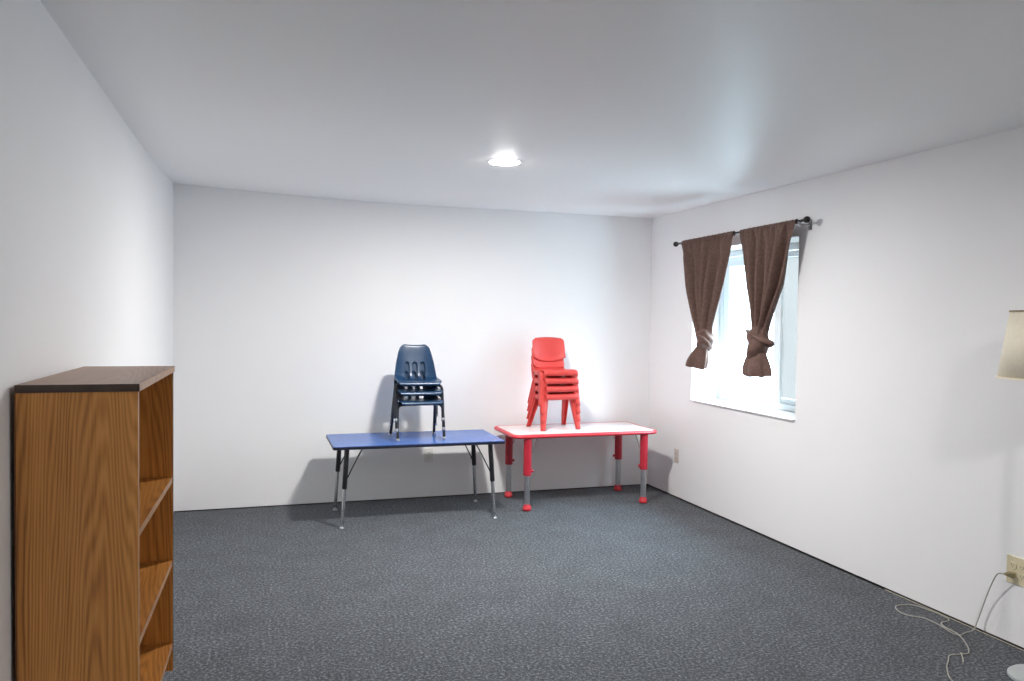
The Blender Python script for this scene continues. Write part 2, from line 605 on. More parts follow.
link('side_panel', side_panel(BY0, BY0 + 0.018), [W_PANEL, W_EDGE], bk)
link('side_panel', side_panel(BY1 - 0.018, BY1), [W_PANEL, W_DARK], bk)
bm = BM()
v = box(bm, BX0 - 0.002, BX1 + 0.004, BY0 - 0.003, BY1 + 0.003, BZ - 0.02, BZ)
bm.faces.ensure_lookup_table()
for f in bm.faces:
    n = f.normal if f.normal.length else None
    f.normal_update()
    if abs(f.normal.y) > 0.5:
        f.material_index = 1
    elif f.normal.x > 0.5 or f.normal.x < -0.5:
        f.material_index = 2
link('top_panel', bm, [wood('oak_laminate_top', 1, 2, (0.20, 0.105, 0.058), (0.29, 0.165, 0.098), (0.37, 0.22, 0.14), 0.42), W_DARK, W_EDGE], bk)
for z in (0.884, 0.590, 0.295):
    bm = BM()
    box(bm, BX0 + 0.007, BX1 - 0.002, BY0 + 0.018, BY1 - 0.018, z - 0.02, z)
    for f in bm.faces:
        f.normal_update()
        if abs(f.normal.x) > 0.5:
            f.material_index = 1
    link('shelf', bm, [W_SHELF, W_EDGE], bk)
bm = BM()
box(bm, BX0 - 0.004, BX0 + 0.003, BY0 + 0.001, BY1 - 0.001, 0.03, BZ - 0.021)
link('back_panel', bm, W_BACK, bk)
bm = BM()
box(bm, BX1 - 0.095, BX1 - 0.078, BY0 + 0.018, BY1 - 0.018, 0.0, 0.262)
link('kick_board', bm, W_PANEL, bk)

# ------------------------------------------------------------------ blue activity table
bt = thing('activity_table', 'rectangular blue-topped table with black and chrome legs against back wall', 'table', (1.086, 5.7286, 0))
TZ = 0.5684
bm = BM()
rr = rounded_rect(0.608, 0.303, 0.016)
slab(bm, [(rounded_rect(0.606, 0.301, 0.016), TZ - 0.004), (rr, TZ - 0.003), (rr, TZ)])
link('tabletop', bm, M_BLUETOP, bt, smooth=30)
bm = BM()
r0 = rounded_rect(0.606, 0.301, 0.016)
r1_ = rounded_rect(0.611, 0.306, 0.018)
slab(bm, [(r0, TZ - 0.023), (r1_, TZ - 0.0205), (r1_, TZ - 0.005), (r0, TZ - 0.0035)])
link('edge_band', bm, M_NAVYEDGE, bt, smooth=30)
for sx in (-1, 1):
    for sy in (-1, 1):
        top = Vector((sx * 0.512, sy * 0.245, TZ - 0.0225))
        ft = Vector((sx * 0.545, sy * 0.266, 0.0))
        at = lambda z: top + (ft - top) * ((top.z - z) / top.z)
        zc = 0.27 if sy < 0 else 0.295
        bm = BM()
        tube(bm, [top, at(zc + 0.004), at(zc)], 0.017, 16, radii=[0.017, 0.017, 0.0155])
        bm2 = bm
        lg = link('leg', bm2, M_BLACK, bt, smooth=40)
        bm = BM()
        tube(bm, [at(zc + 0.003), at(0.026)], 0.0125, 16)
        link('lower_tube', bm, M_CHROME, lg, smooth=40)
        bm = BM()
        lathe(bm, [(0.0, 0.0), (0.017, 0.0), (0.0185, 0.004), (0.016, 0.010), (0.008, 0.014), (0.007, 0.028), (0.0, 0.028)], (ft.x, ft.y, 0), 20)
        link('foot_glide', bm, M_STEEL, lg, smooth=50)
        bm = BM()
        m0 = at(0.345)
        tube(bm, smooth_path([m0 + Vector((-sx * 0.016, 0, 0)), m0 + Vector((-sx * 0.030, 0, 0.03)), Vector((top.x - sx * 0.105, top.y, top.z - 0.006)), Vector((top.x - sx * 0.135, top.y, top.z - 0.004))], 6), 0.0045, 8)
        link('brace', bm, M_FRAME, lg, smooth=60)
        bm = BM()
        box(bm, top.x - 0.035, top.x + 0.035, top.y - 0.03, top.y + 0.03, TZ - 0.027, TZ - 0.0225)
        link('mounting_plate', bm, M_BLACK, lg)

# ------------------------------------------------------------------ red activity table
RZ = 0.5783
rtb = thing('activity_table', 'rectangular table with pale top, red rim and thick red adjustable legs', 'table', (2.4156, 5.8634, 0))
bm = BM()
slab(bm, [(rounded_rect(0.590, 0.269, 0.045), RZ - 0.006), (rounded_rect(0.592, 0.271, 0.046), RZ - 0.001), (rounded_rect(0.590, 0.269, 0.045), RZ)])
link('tabletop', bm, M_REDTOP, rtb, smooth=30)
bm = BM()
prof = [(0.0, -0.027), (0.010, -0.029), (0.022, -0.026), (0.029, -0.018), (0.029, -0.011), (0.024, -0.004), (0.014, 0.001), (0.004, 0.0015), (0.0, -0.003)]
R = []
for d, z in prof:
    R.append([bm.verts.new((x, y, RZ + z)) for x, y in rounded_rect(0.581 + d, 0.260 + d, 0.042 + d, 10)])
n = len(R[0])
for a, b in zip(R, R[1:]):
    for k in range(n):
        bm.faces.new((a[k], a[(k + 1) % n], b[(k + 1) % n], b[k]))
for k in range(n):
    bm.faces.new((R[-1][k], R[-1][(k + 1) % n], R[0][(k + 1) % n], R[0][k]))
link('rim', bm, M_RED, rtb, smooth=60)
bm = BM()
slab(bm, [(rounded_rect(0.580, 0.259, 0.042), RZ - 0.0265), (rounded_rect(0.580, 0.259, 0.042), RZ - 0.0065)])
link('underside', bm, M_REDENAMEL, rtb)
for sx in (-1, 1):
    for sy in (-1, 1):
        lx, ly = {-1: -0.484, 1: 0.491}[sx], {-1: -0.246, 1: 0.220}[sy]
        bm = BM()
        lathe(bm, [(0.0, 0.268), (0.027, 0.268), (0.031, 0.272), (0.031, RZ - 0.0265), (0.0, RZ - 0.0265)], (lx, ly, 0), 28)
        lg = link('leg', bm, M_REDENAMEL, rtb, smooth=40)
        bm = BM()
        lathe(bm, [(0.0, 0.045), (0.022, 0.045), (0.022, 0.27), (0.0, 0.27)], (lx, ly, 0), 24)
        for k in range(9):       # height holes with their press-in buttons
            z = 0.085 + k * 0.02
            box(bm, lx - 0.003, lx + 0.003, ly - 0.0232, ly - 0.021, z - 0.003, z + 0.003)
        link('lower_tube', bm, M_STEEL, lg, smooth=40)
        bm = BM()
        lathe(bm, [(0.0, 0.0), (0.024, 0.0), (0.032, 0.006), (0.034, 0.016), (0.031, 0.028), (0.026, 0.036), (0.025, 0.050), (0.0, 0.052)], (lx, ly, 0), 28)
        link('ball_foot', bm, M_RED, lg, smooth=50)
        bm = BM()
        lathe(bm, [(0.0, 0.0), (0.008, 0.0), (0.011, 0.004), (0.011, 0.014), (0.007, 0.018), (0.0, 0.018)], (0, 0, 0), 16)
        bmesh.ops.rotate(bm, verts=bm.verts, cent=(0, 0, 0), matrix=Matrix.Rotation(math.radians(-90 if sx > 0 else 90), 3, 'Y'))
        bmesh.ops.translate(bm, verts=bm.verts, vec=(lx - sx * 0.030, ly, 0.30))
        link('clamp_knob', bm, M_REDENAMEL, lg, smooth=50)
        bm = BM()
        tube(bm, smooth_path([(lx - sx * 0.029, ly, 0.435), (lx - sx * 0.045, ly, 0.46), (lx - sx * 0.075, ly, RZ - 0.029), (lx - sx * 0.095, ly, RZ - 0.028)], 6), 0.0045, 8)
        link('brace', bm, M_STEEL, lg, smooth=60)

# ------------------------------------------------------------------ blue stacking chairs
def interp(tab, x):
    for (a, *va), (b, *vb) in zip(tab, tab[1:]):
        if x <= b:
            t = (x - a) / (b - a)
            t = max(0.0, t)
            return [p + (q - p) * t for p, q in zip(va, vb)]
    return list(tab[-1][1:])


def navy_chair(label, loc, rz):
    t = thing('stacking_chair', label, 'chair', loc, rz, 'navy plastic chairs stacked on the blue table')
    # profile of the one-piece shell from the front lip over the seat and up the back: (y, z)
    key = smooth_path([(0, -0.172, 0.262), (0, -0.160, 0.283), (0, -0.10, 0.286), (0, 0.0, 0.277), (0, 0.075, 0.275), (0, 0.118, 0.300), (0, 0.140, 0.36), (0, 0.160, 0.44), (0, 0.178, 0.523), (0, 0.186, 0.537)], 8)
    L = [0.0]
    for a, b in zip(key, key[1:]):
        L.append(L[-1] + (b - a).length)
    tot = L[-1]

    def at(s):
        d = s * tot
        for i in range(len(L) - 1):
            if d <= L[i + 1]:
                f = (d - L[i]) / (L[i + 1] - L[i])
                return key[i].lerp(key[i + 1], f)
        return key[-1]
    NU, NV = 66, 84
    wid = [(0.0, 0.140), (0.06, 0.157), (0.25, 0.160), (0.46, 0.154), (0.60, 0.152), (0.75, 0.140), (0.88, 0.124), (0.95, 0.112), (0.985, 0.094), (1.0, 0.074)]
    lift = [(0.0, 0.0), (0.08, 0.004), (0.3, 0.018), (0.5, 0.030), (0.7, 0.026), (0.9, 0.014), (1.0, 0.006)]
    bm = BM()
    G = []
    for j in range(NV + 1):
        s = j / NV
        p = at(s)
        q = (at(min(1, s + 0.01)) - at(max(0, s - 0.01))).normalized()
        nv = Vector((0, -q.z, q.y))            # towards the sitter
        hwid = interp(wid, s)[0]
        lf = interp(lift, s)[0]
        row = []
        for i in range(NU + 1):
            u = 2 * i / NU - 1
            row.append(bm.verts.new(Vector((u * hwid, p.y, p.z)) + nv * lf * abs(u) ** 2.6))
        G.append(row)
    for j in range(NV):
        zc = (G[j][NU // 2].co.z + G[j + 1][NU // 2].co.z) / 2
        yc = G[j][NU // 2].co.y
        for i in range(NU):
            xc = sum(v.co.x for v in (G[j][i], G[j][i + 1], G[j + 1][i], G[j + 1][i + 1])) / 4
            cut = False
            if yc > 0.092 and 0.276 < zc < 0.41:
                for cx in (-0.058, 0.0, 0.058):
                    ends = max(0.0, zc - 0.392, 0.293 - zc)
                    if (xc - cx) ** 2 + ends ** 2 < 0.0162 ** 2:
                        cut = True
            if not cut:
                bm.faces.new((G[j][i], G[j][i + 1], G[j + 1][i + 1], G[j + 1][i]))
    sh = link('seat_shell', bm, M_NAVY, t, smooth=180)
    so = sh.modifiers.new('thickness', 'SOLIDIFY')
    so.thickness = 0.005
    so.offset = -1
    # steel tube legs bend in under the seat
    for sx in (-1, 1):
        bm = BM()
        P = smooth_path([(sx * 0.105, -0.085, 0.257), (sx * 0.140, -0.094, 0.256), (sx * 0.160, -0.102, 0.243), (sx * 0.167, -0.108, 0.215), (sx * 0.169, -0.125, 0.11), (sx * 0.170, -0.140, 0.018)], 6)
        tube(bm, P, 0.0105, 14)
        lg = link('leg', bm, M_FRAME, t, smooth=50)
        bm = BM()
        lathe(bm, [(0.0, 0.0), (0.012, 0.0), (0.0135, 0.004), (0.0128, 0.022), (0.0112, 0.026), (0.0, 0.026)], (sx * 0.170, -0.142, 0.0), 16)
        link('glide', bm, M_CHROME, lg, smooth=50)
        bm = BM()
        P = smooth_path([(sx * 0.100, 0.035, 0.255), (sx * 0.130, 0.045, 0.254), (sx * 0.147, 0.058, 0.240), (sx * 0.153, 0.070, 0.212), (sx * 0.160, 0.106, 0.11), (sx * 0.166, 0.138, 0.018)], 6)
        tube(bm, P, 0.0105, 14)
        lg = link('leg', bm, M_FRAME, t, smooth=50)
        bm = BM()
        lathe(bm, [(0.0, 0.0), (0.012, 0.0), (0.0135, 0.004), (0.0128, 0.022), (0.0112, 0.026), (0.0, 0.026)], (sx * 0.1665, 0.141, 0.0), 16)
        link('glide', bm, M_CHROME, lg, smooth=50)
    bm = BM()
    for sx in (-1, 1):
        tube(bm, [(sx * 0.105, -0.085, 0.257), (sx * 0.100, 0.035, 0.255)], 0.0095, 12)
    tube(bm, [(-0.105, -0.085, 0.257), (0.105, -0.085, 0.257)], 0.0095, 12)
    tube(bm, [(-0.10, 0.035, 0.255), (0.10, 0.035, 0.255)], 0.0095, 12)
    link('seat_frame', bm, M_FRAME, t, smooth=50)
    return t


NC = (1.098, 5.695)
c0 = navy_chair('navy blue plastic chair at the bottom of its stack, feet on the blue table', (NC[0], NC[1], TZ), math.radians(2.5))
dup(c0, (NC[0], NC[1], TZ + 0.070), 'navy blue plastic chair in the middle of the three stacked on the blue table', math.radians(-0.5))
dup(c0, (NC[0], NC[1], TZ + 0.140), 'topmost navy blue plastic chair of its stack, slotted backrest fully in view', math.radians(-3.5))


# ------------------------------------------------------------------ red stacking chairs
def channel(bm, top, bot, rows=10):
    """thin U-shaped leg lofted between two cross sections (lists of (x, y)) at given heights"""
    (pt, zt), (pb, zb) = top, bot
    G = []
    for r in range(rows + 1):
        f = r / rows
        G.append([bm.verts.new((a[0] + (b[0] - a[0]) * f, a[1] + (b[1] - a[1]) * f, zt + (zb - zt) * f)) for a, b in zip(pt, pb)])
    for a, b in zip(G, G[1:]):
        for k in range(len(pt) - 1):
            bm.faces.new((a[k], a[k + 1], b[k + 1], b[k]))


def ushape(xi, xo, yf, yb, sx):
    """open U: inner flange, face (at yf), outer flange; rounded outer corners"""
    dy = 1 if yb > yf else -1
    r = 0.008
    return [(sx * xi, yb), (sx * xi, yf + dy * r), (sx * (xi + r * 0.3), yf + dy * r * 0.3), (sx * (xi + r), yf), (sx * (xo - r), yf), (sx * (xo - r * 0.3), yf + dy * r * 0.3), (sx * xo, yf + dy * r), (sx * xo, yb)]


def red_chair(label, loc, rz):
    t = thing('stacking_chair', label, 'chair', loc, rz, 'red plastic chairs stacked on the pale table')
    # seat: shallow dish with a rolled front lip
    bm = BM()
    prof = smooth_path([(0, -0.146, 0.238), (0, -0.154, 0.256), (0, -0.146, 0.276), (0, -0.10, 0.283), (0, 0.0, 0.276), (0, 0.085, 0.277), (0, 0.108, 0.292)], 6)
    G = []
    for i, p in enumerate(prof):
        f = i / (len(prof) - 1)
        hwid = 0.143 if f < 0.62 else 0.143 - 0.015 * (f - 0.62) / 0.38
        row = []
        for k in range(25):
            u = 2 * k / 24 - 1
            dz = 0.006 * abs(u) ** 3 if f > 0.3 else 0
            edge = -0.010 * max(0, (abs(u) - 0.9) / 0.1)
            row.append(bm.verts.new((u * hwid, p.y, p.z + dz + edge)))
        G.append(row)
    for a, b in zip(G, G[1:]):
        for k in range(24):
            bm.faces.new((a[k], a[k + 1], b[k + 1], b[k]))
    o = link('seat', bm, M_REDCHAIR, t, smooth=60)
    so = o.modifiers.new('thickness', 'SOLIDIFY')
    so.thickness = 0.005
    so.offset = -1
    # backrest: narrow neck rising from the seat, wider padded-looking panel above with a curved lower lip
    bm = BM()
    prof = smooth_path([(0, 0.105, 0.288), (0, 0.118, 0.330), (0, 0.128, 0.375), (0, 0.138, 0.43)], 6)
    G = []
    for i, p in enumerate(prof):
        f = i / (len(prof) - 1)
        hwid = 0.127 - 0.004 * f
        G.append([bm.verts.new(((2 * k / 20 - 1) * hwid, p.y + 0.014 * (1 - abs(2 * k / 20 - 1) ** 2) - 0.010, p.z)) for k in range(21)])
    for a, b in zip(G, G[1:]):
        for k in range(20):
            bm.faces.new((a[k], a[k + 1], b[k + 1], b[k]))
    o = link('back_support', bm, M_REDCHAIR, t, smooth=60)
    so = o.modifiers.new('thickness', 'SOLIDIFY')
    so.thickness = 0.006
    bm = BM()
    NU, NV = 28, 16
    G = []
    for j in range(NV + 1):
        v = j / NV
        row = []
        for i in range(NU + 1):
            u = 2 * i / NU - 1
            hwid = 0.134 + 0.004 * math.sin(math.pi * min(1, v * 1.1))
            if v > 0.86:
                hwid -= 0.020 * ((v - 0.86) / 0.14) ** 2
            z_lo = 0.340 + 0.036 * abs(u) ** 2.6
            z_hi = 0.534 - 0.008 * u * u
            z = z_lo + (z_hi - z_lo) * v
            y = 0.100 + 0.038 * v + 0.020 * (1 - u * u) - 0.010 * max(0, 1 - v * 6) - 0.004
            if v > 0.9:
                y += 0.014 * ((v - 0.9) / 0.1) ** 2
            row.append(bm.verts.new((u * hwid, y, z)))
        G.append(row)
    for a, b in zip(G, G[1:]):
        for k in range(NU):
            bm.faces.new((a[k], a[k + 1], b[k + 1], b[k]))
    o = link('backrest', bm, M_REDCHAIR, t, smooth=60)
    so = o.modifiers.new('thickness', 'SOLIDIFY')
    so.thickness = 0.010
    so.offset = -1
    for sx in (-1, 1):
        # front leg
        bm = BM()
        channel(bm, (ushape(0.098, 0.155, -0.104, -0.058, sx), 0.268), (ushape(0.141, 0.172, -0.142, -0.118, sx), 0.0))
        # shoulder bridging leg and seat side
        channel(bm, ([(sx * 0.155, -0.104), (sx * 0.146, -0.104), (sx * 0.138, -0.10)], 0.268), ([(sx * 0.151, -0.104), (sx * 0.146, -0.104), (sx * 0.138, -0.10)], 0.282), 2)
        o = link('leg', bm, M_REDCHAIR, t, smooth=50)
        so = o.modifiers.new('thickness', 'SOLIDIFY')
        so.thickness = 0.0045
        so.offset = 0
        # rear leg, raked backwards
        bm = BM()
        channel(bm, (ushape(0.104, 0.148, 0.050, 0.004, sx), 0.270), (ushape(0.146, 0.175, 0.140, 0.116, sx), 0.0))
        o = link('leg', bm, M_REDCHAIR, t, smooth=50)
        so = o.modifiers.new('thickness', 'SOLIDIFY')
        so.thickness = 0.0045
        so.offset = 0
        # side rail tying both legs to the seat edge
    for sx in (-1, 1):
        bm = BM()
        channel(bm, ([(sx * 0.140, -0.10), (sx * 0.154, -0.09), (sx * 0.154, 0.0), (sx * 0.150, 0.05), (sx * 0.128, 0.085)], 0.276), ([(sx * 0.142, -0.102), (sx * 0.156, -0.09), (sx * 0.156, 0.0), (sx * 0.152, 0.052), (sx * 0.130, 0.088)], 0.236), 3)
        o = link('seat_rail', bm, M_REDCHAIR, t, smooth=50)
        so = o.modifiers.new('thickness', 'SOLIDIFY')
        so.thickness = 0.004
        so.offset = 0
    return t


RC_ = (2.245, 5.905)
a0 = math.radians(7)
r0c = red_chair('red plastic chair at the bottom of its stack, feet on the pale table', (*RC_, RZ + 0.0025), a0)
dup(r0c, (*RC_, RZ + 0.0655), 'red plastic chair second from the bottom of its stack of four')
dup(r0c, (*RC_, RZ + 0.1285), 'red plastic chair third from the bottom, just under the topmost red chair', math.radians(5.0))
dup(r0c, (*RC_, RZ + 0.1915), 'topmost red plastic chair of its stack, its whole backrest in view', math.radians(1.0))

# ------------------------------------------------------------------ curtain rod and curtains
RX = XR - 0.085
rod = thing('curtain_rod', 'thin dark curtain rod with ball finials above the window', 'curtain rod', (RX, 4.83, 2.0725))
rod_dir = Vector((0, 1.60, -0.015)).normalized()
bm = BM()
tube(bm, [(0, -0.735, 0.0069), (0, 0.80, -0.0075)], 0.0075, 14)
link('pole', bm, M_ROD, rod, smooth=50)
for s in (-1, 1):
    bm = BM()
    lathe(bm, [(0.0, 0.0), (0.010, 0.0), (0.010, 0.006), (0.007, 0.010), (0.014, 0.016), (0.020, 0.026), (0.0215, 0.036), (0.018, 0.048), (0.010, 0.056), (0.0, 0.058)], seg=24)
    bmesh.ops.rotate(bm, verts=bm.verts, cent=(0, 0, 0), matrix=Matrix.Rotation(math.radians(-90 * s), 3, 'X'))
    bmesh.ops.translate(bm, verts=bm.verts, vec=(0, 0.795 if s > 0 else -0.730, -0.0075 if s > 0 else 0.0069))
    link('finial', bm, M_ROD, rod, smooth=50)
    bm = BM()
    y = 0.735 if s > 0 else -0.695
    box(bm, 0.076, 0.085, y - 0.011, y + 0.011, -0.045, 0.020)
    tube(bm, smooth_path([(0.078, y, -0.016), (0.045, y, -0.017), (0.012, y, -0.018), (0.0, y, -0.012 - s * 0.006)], 6), 0.005, 10)
    tube(bm, smooth_path([(-0.012, y, 0.0 - s * 0.006), (-0.009, y, -0.010 - s * 0.006), (0.0, y, -0.0135 - s * 0.006), (0.009, y, -0.010 - s * 0.006), (0.012, y, 0.0 - s * 0.006)], 5), 0.004, 8)
    link('bracket', bm, M_BRACKET, rod, smooth=50)


def curtain(label, oy, oz, rows, knot, loop, tail, seed):
    """rows: (z, y_far, y_near) of the hanging sheet; knot: (y, z, ry, rz); tail: rows too"""
    t = thing('curtain', label, 'curtain', (RX, oy, oz))
    rnd = random.Random(seed)
    ph = [rnd.uniform(0, 6.28) for _ in range(8)]
    rows = [(z - oz, a - oy, b - oy) for z, a, b in rows]
    bm = BM()
    NU, NV = 110, 60
    ztop, zbot = rows[0][0], rows[-1][0]
    G = []
    for j in range(NV + 1):
        f = j / NV
        z = ztop + (zbot - ztop) * f
        tab = [(-r[0], r[1], r[2]) for r in rows]
        a, b = interp(tab, -z)
        row = []
        for i in range(NU + 1):
            u = i / NU
            uu = u + 0.012 * math.sin(9 * u + ph[0] + 2 * f)
            fine = 0.006 * math.sin(2 * math.pi * 15 * uu + ph[1]) * max(0, 1 - f * 5)
            big = (0.014 + 0.018 * min(1, f * 2.2)) * (0.75 * math.sin(2 * math.pi * 5 * uu + ph[2]) + 0.45 * math.sin(2 * math.pi * 3 * uu + ph[3]))
            big *= 1.5 * (1 - 0.25 * f)
            big *= min(1.0, 0.3 + 4 * f)
            bulge = -0.014 if j > 2 else -0.012
            x = bulge + fine + big
            x = min(x, 0.055)
            zz = z + (0.005 * math.sin(2 * math.pi * 13 * u + ph[4]) if j == 0 else 0)
            zz -= (0.0094 * ((a + (b - a) * u))) if j == 0 else 0
            yy = a + (b - a) * u + 0.006 * math.sin(2 * math.pi * 5 * uu + ph[5]) * f
            row.append(bm.verts.new((x, yy, zz)))
        G.append(row)
    for p, q in zip(G, G[1:]):
        for k in range(NU):
            bm.faces.new((p[k], p[k + 1], q[k + 1], q[k]))
    o = link('drape', bm, M_CURTAIN, t, smooth=180)
    so = o.modifiers.new('thickness', 'SOLIDIFY')
    so.thickness = 0.003
    so.offset = 0
    # sleeve round the rod
    bm = BM()
    n = 60
    y0, y1 = rows[0][1], rows[0][2]
    rings = []
    for i in range(n + 1):
        y = y0 + (y1 - y0) * i / n
        zc = (2.0725 - 0.009375 * (y + oy - 4.83)) - oz
        rr_ = 0.0125 + 0.0022 * math.sin(i * 1.9 + ph[6]) + 0.0015 * math.sin(i * 3.3)
        rings.append([bm.verts.new((rr_ * math.cos(2 * math.pi * k / 14), y, zc + rr_ * math.sin(2 * math.pi * k / 14) * 1.15)) for k in range(14)])
    for p, q in zip(rings, rings[1:]):
        for k in range(14):
            bm.faces.new((p[k], p[(k + 1) % 14], q[(k + 1) % 14], q[k]))
    o = link('rod_pocket', bm, M_CURTAIN, t, smooth=180)
    so = o.modifiers.new('thickness', 'SOLIDIFY')
    so.thickness = 0.002
    so.offset = 1
    # knot: bunched core with cloth wrapped diagonally round it
    ky, kz, ry, rz = knot
    ky -= oy
    kz -= oz
    bm = BM()
    NU, NV = 48, 28
    ringsK = []
    for j in range(NV + 1):
        v = j / NV
        zz = kz + rz * (1 - 2 * v)
        prof = (0.72 + 0.38 * math.sin(math.pi * v)) * (1.0 if 0.04 < v < 0.96 else 0.8)
        ring = []
        for k in range(NU):
            a = 2 * math.pi * k / NU
            ridge = 0.10 * math.sin(2 * a + 7.0 * v + ph[0]) + 0.06 * math.sin(5 * a - 11 * v + ph[2]) + 0.09 * math.sin(math.pi * 3.2 * v + a + ph[1])
            rr_ = prof * (1 + ridge)
            ring.append(bm.verts.new((-0.014 + 0.060 * rr_ * math.cos(a), ky + ry * rr_ * math.sin(a), zz + 0.014 * math.sin(a + ph[3]))))
        ringsK.append(ring)
    for p, q in zip(ringsK, ringsK[1:]):
        for k in range(NU):
            bm.faces.new((p[k], p[(k + 1) % NU], q[(k + 1) % NU], q[k]))
    bm.faces.new(ringsK[0])
    bm.faces.new(ringsK[-1])
    # the wrapped end poking out as a flattened loop
    path = smooth_path([(p[0], p[1] - oy, p[2] - oz) for p in loop], 8)
    m = len(path)
    tube(bm, path, 0.02, 14, True, [0.008 + 0.010 * math.sin(math.pi * min(1, (i + 1) / m)) for i in range(m)])
    link('knot', bm, M_CURTAIN, t, smooth=60)
    # tail below the knot: a flaring, folded bunch
    bm = BM()
    NU = 72
    top, bot = tail
    G = []
    NV = 18
    for j in range(NV + 1):
        f = j / NV
        ring = []
        for k in range(NU):
            a = 2 * math.pi * k / NU
            cz = top[2] + (bot[2] - top[2]) * f
            cyy = top[0] + (bot[0] - top[0]) * f
            wy = top[1] + (bot[1] - top[1]) * (f ** 0.8 - 0.14 * max(0.0, f - 0.7) / 0.3)
            wx = 0.032 + 0.026 * math.sin(math.pi * min(1.0, f * 0.75))
            fold = 1 + (0.07 + 0.13 * f) * math.sin(4 * a + ph[2] + 0.8 * f) + 0.08 * f * math.sin(7 * a + ph[5])
            yy = cyy + wy * fold * math.sin(a)
            xx = -0.012 + wx * fold * math.cos(a)
            zz = cz + f * (bot[3] * math.sin(a) + 0.026 * abs(math.sin(a)) ** 2 + 0.006 * math.sin(3 * a + ph[1]))
            ring.append(bm.verts.new((xx, yy - oy, zz - oz)))
        G.append(ring)
    for p, q in zip(G, G[1:]):
        for k in range(NU):
            bm.faces.new((p[k], p[(k + 1) % NU], q[(k + 1) % NU], q[k]))
    # gathered folds close the inside a little way up
    inner = [bm.verts.new(v.co * 1.0 + Vector((0, 0, 0.03))) for v in G[-1]]
    cen = sum((v.co for v in G[-1]), Vector()) / NU
    for v in inner:
        v.co = cen + (v.co - cen) * 0.82 + Vector((0, 0, 0.012))
    for k in range(NU):
        bm.faces.new((G[-1][k], G[-1][(k + 1) % NU], inner[(k + 1) % NU], inner[k]))
    bm.faces.new(inner)
    link('tail', bm, M_CURTAIN, t, smooth=70)
    return t


curtain('brown curtain tied in a knot, nearer the room corner, ball finial beside it', 5.19, 2.066,
        [(2.072, 5.545, 4.845), (1.93, 5.485, 4.895), (1.668, 5.398, 5.005), (1.53, 5.335, 5.065), (1.415, 5.275, 5.115), (1.34, 5.24, 5.118), (1.30, 5.22, 5.13)],
        (5.172, 1.308, 0.064, 0.072),
        [(-0.055, 5.21, 1.33), (-0.068, 5.165, 1.335), (-0.055, 5.115, 1.31), (-0.030, 5.098, 1.278), (-0.02, 5.12, 1.262)],
        ((5.205, 0.048, 1.272), (5.300, 0.125, 1.098, 0.030)), 3)
curtain('brown curtain tied in a knot, hanging over the middle of the window', 4.46, 2.066,
        [(2.078, 4.757, 4.160), (1.93, 4.700, 4.200), (1.688, 4.640, 4.272), (1.53, 4.592, 4.368), (1.415, 4.556, 4.430), (1.36, 4.565, 4.445), (1.31, 4.56, 4.46)],
        (4.518, 1.310, 0.080, 0.108),
        [(-0.055, 4.585, 1.395), (-0.078, 4.52, 1.375), (-0.066, 4.42, 1.338), (-0.034, 4.345, 1.316), (-0.010, 4.395, 1.296), (0.0, 4.45, 1.30)],
        ((4.528, 0.076, 1.245), (4.537, 0.128, 1.078, 0.004)), 11)


# ------------------------------------------------------------------ wall outlets
def outlet(label, loc, rz, m, gangs=1, h=0.057):
    """duplex receptacle; local +x faces the room"""
    t = thing('wall_outlet', label, 'outlet', loc, rz)
    bm = BM()
    box(bm, 0.0, 0.005, -0.035, 0.035 + 0.046 * (gangs - 1), -h, h)
    link('cover_plate', bm, m, t, bevel=0.003)
    for yo, zc in [(0.046 * g, zz) for g in range(gangs) for zz in (0.0205, -0.0205)]:
        bm = BM()
        pts = rounded_rect(0.0165, 0.0145, 0.009, 6)
        a = [bm.verts.new((0.0045, x + yo, zc + y)) for x, y in pts]
        b = [bm.verts.new((0.0078, x + yo, zc + y)) for x, y in pts]
        k_ = len(pts)
        for k in range(k_):
            bm.faces.new((a[k], a[(k + 1) % k_], b[(k + 1) % k_], b[k]))
        bm.faces.new(b)
        s = link('socket', bm, m, t, smooth=40)
        bm = BM()
        for yy in (-0.0063, 0.0063):
            box(bm, 0.0074, 0.0081, yy - 0.0012, yy + 0.0012, zc - 0.001, zc + 0.008)
        lathe(bm, [(0.0, 0.0), (0.0026, 0.0), (0.0026, 0.0008), (0.0, 0.0008)], seg=12)
        for v in bm.verts:
            if v.co.x < 0.0073 and abs(v.co.y) < 0.004 and abs(v.co.z) < 0.001:
                v.co = Vector((0.0073 + v.co.z, v.co.y, zc - 0.006 + v.co.x))
        bmesh.ops.translate(bm, verts=bm.verts, vec=(0, yo, 0))
        link('slots', bm, M_SLOT, s)
    bm = BM()
    lathe(bm, [(0.0, 0.0), (0.0028, 0.0), (0.0022, 0.001), (0.0, 0.0012)], seg=12)
    for v in bm.verts:
        v.co = Vector((0.005 + v.co.z, v.co.y, v.co.x))
    link('screw', bm, M_STEEL, t)
    return t


outlet('wide ivory wall outlet with the thin cord plugged in, near the lamp', (XR, 2.688, 0.342), math.pi, M_IVORY, 2, 0.0635)
outlet('small beige wall outlet low on right wall beside the pale-topped table', (XR, 5.735, 0.342), math.pi, M_BEIGE)
outlet('wall outlet on the back wall, half hidden under the blue table', (1.301, YB, 0.342), -math.pi / 2, M_WHITEPLATE)

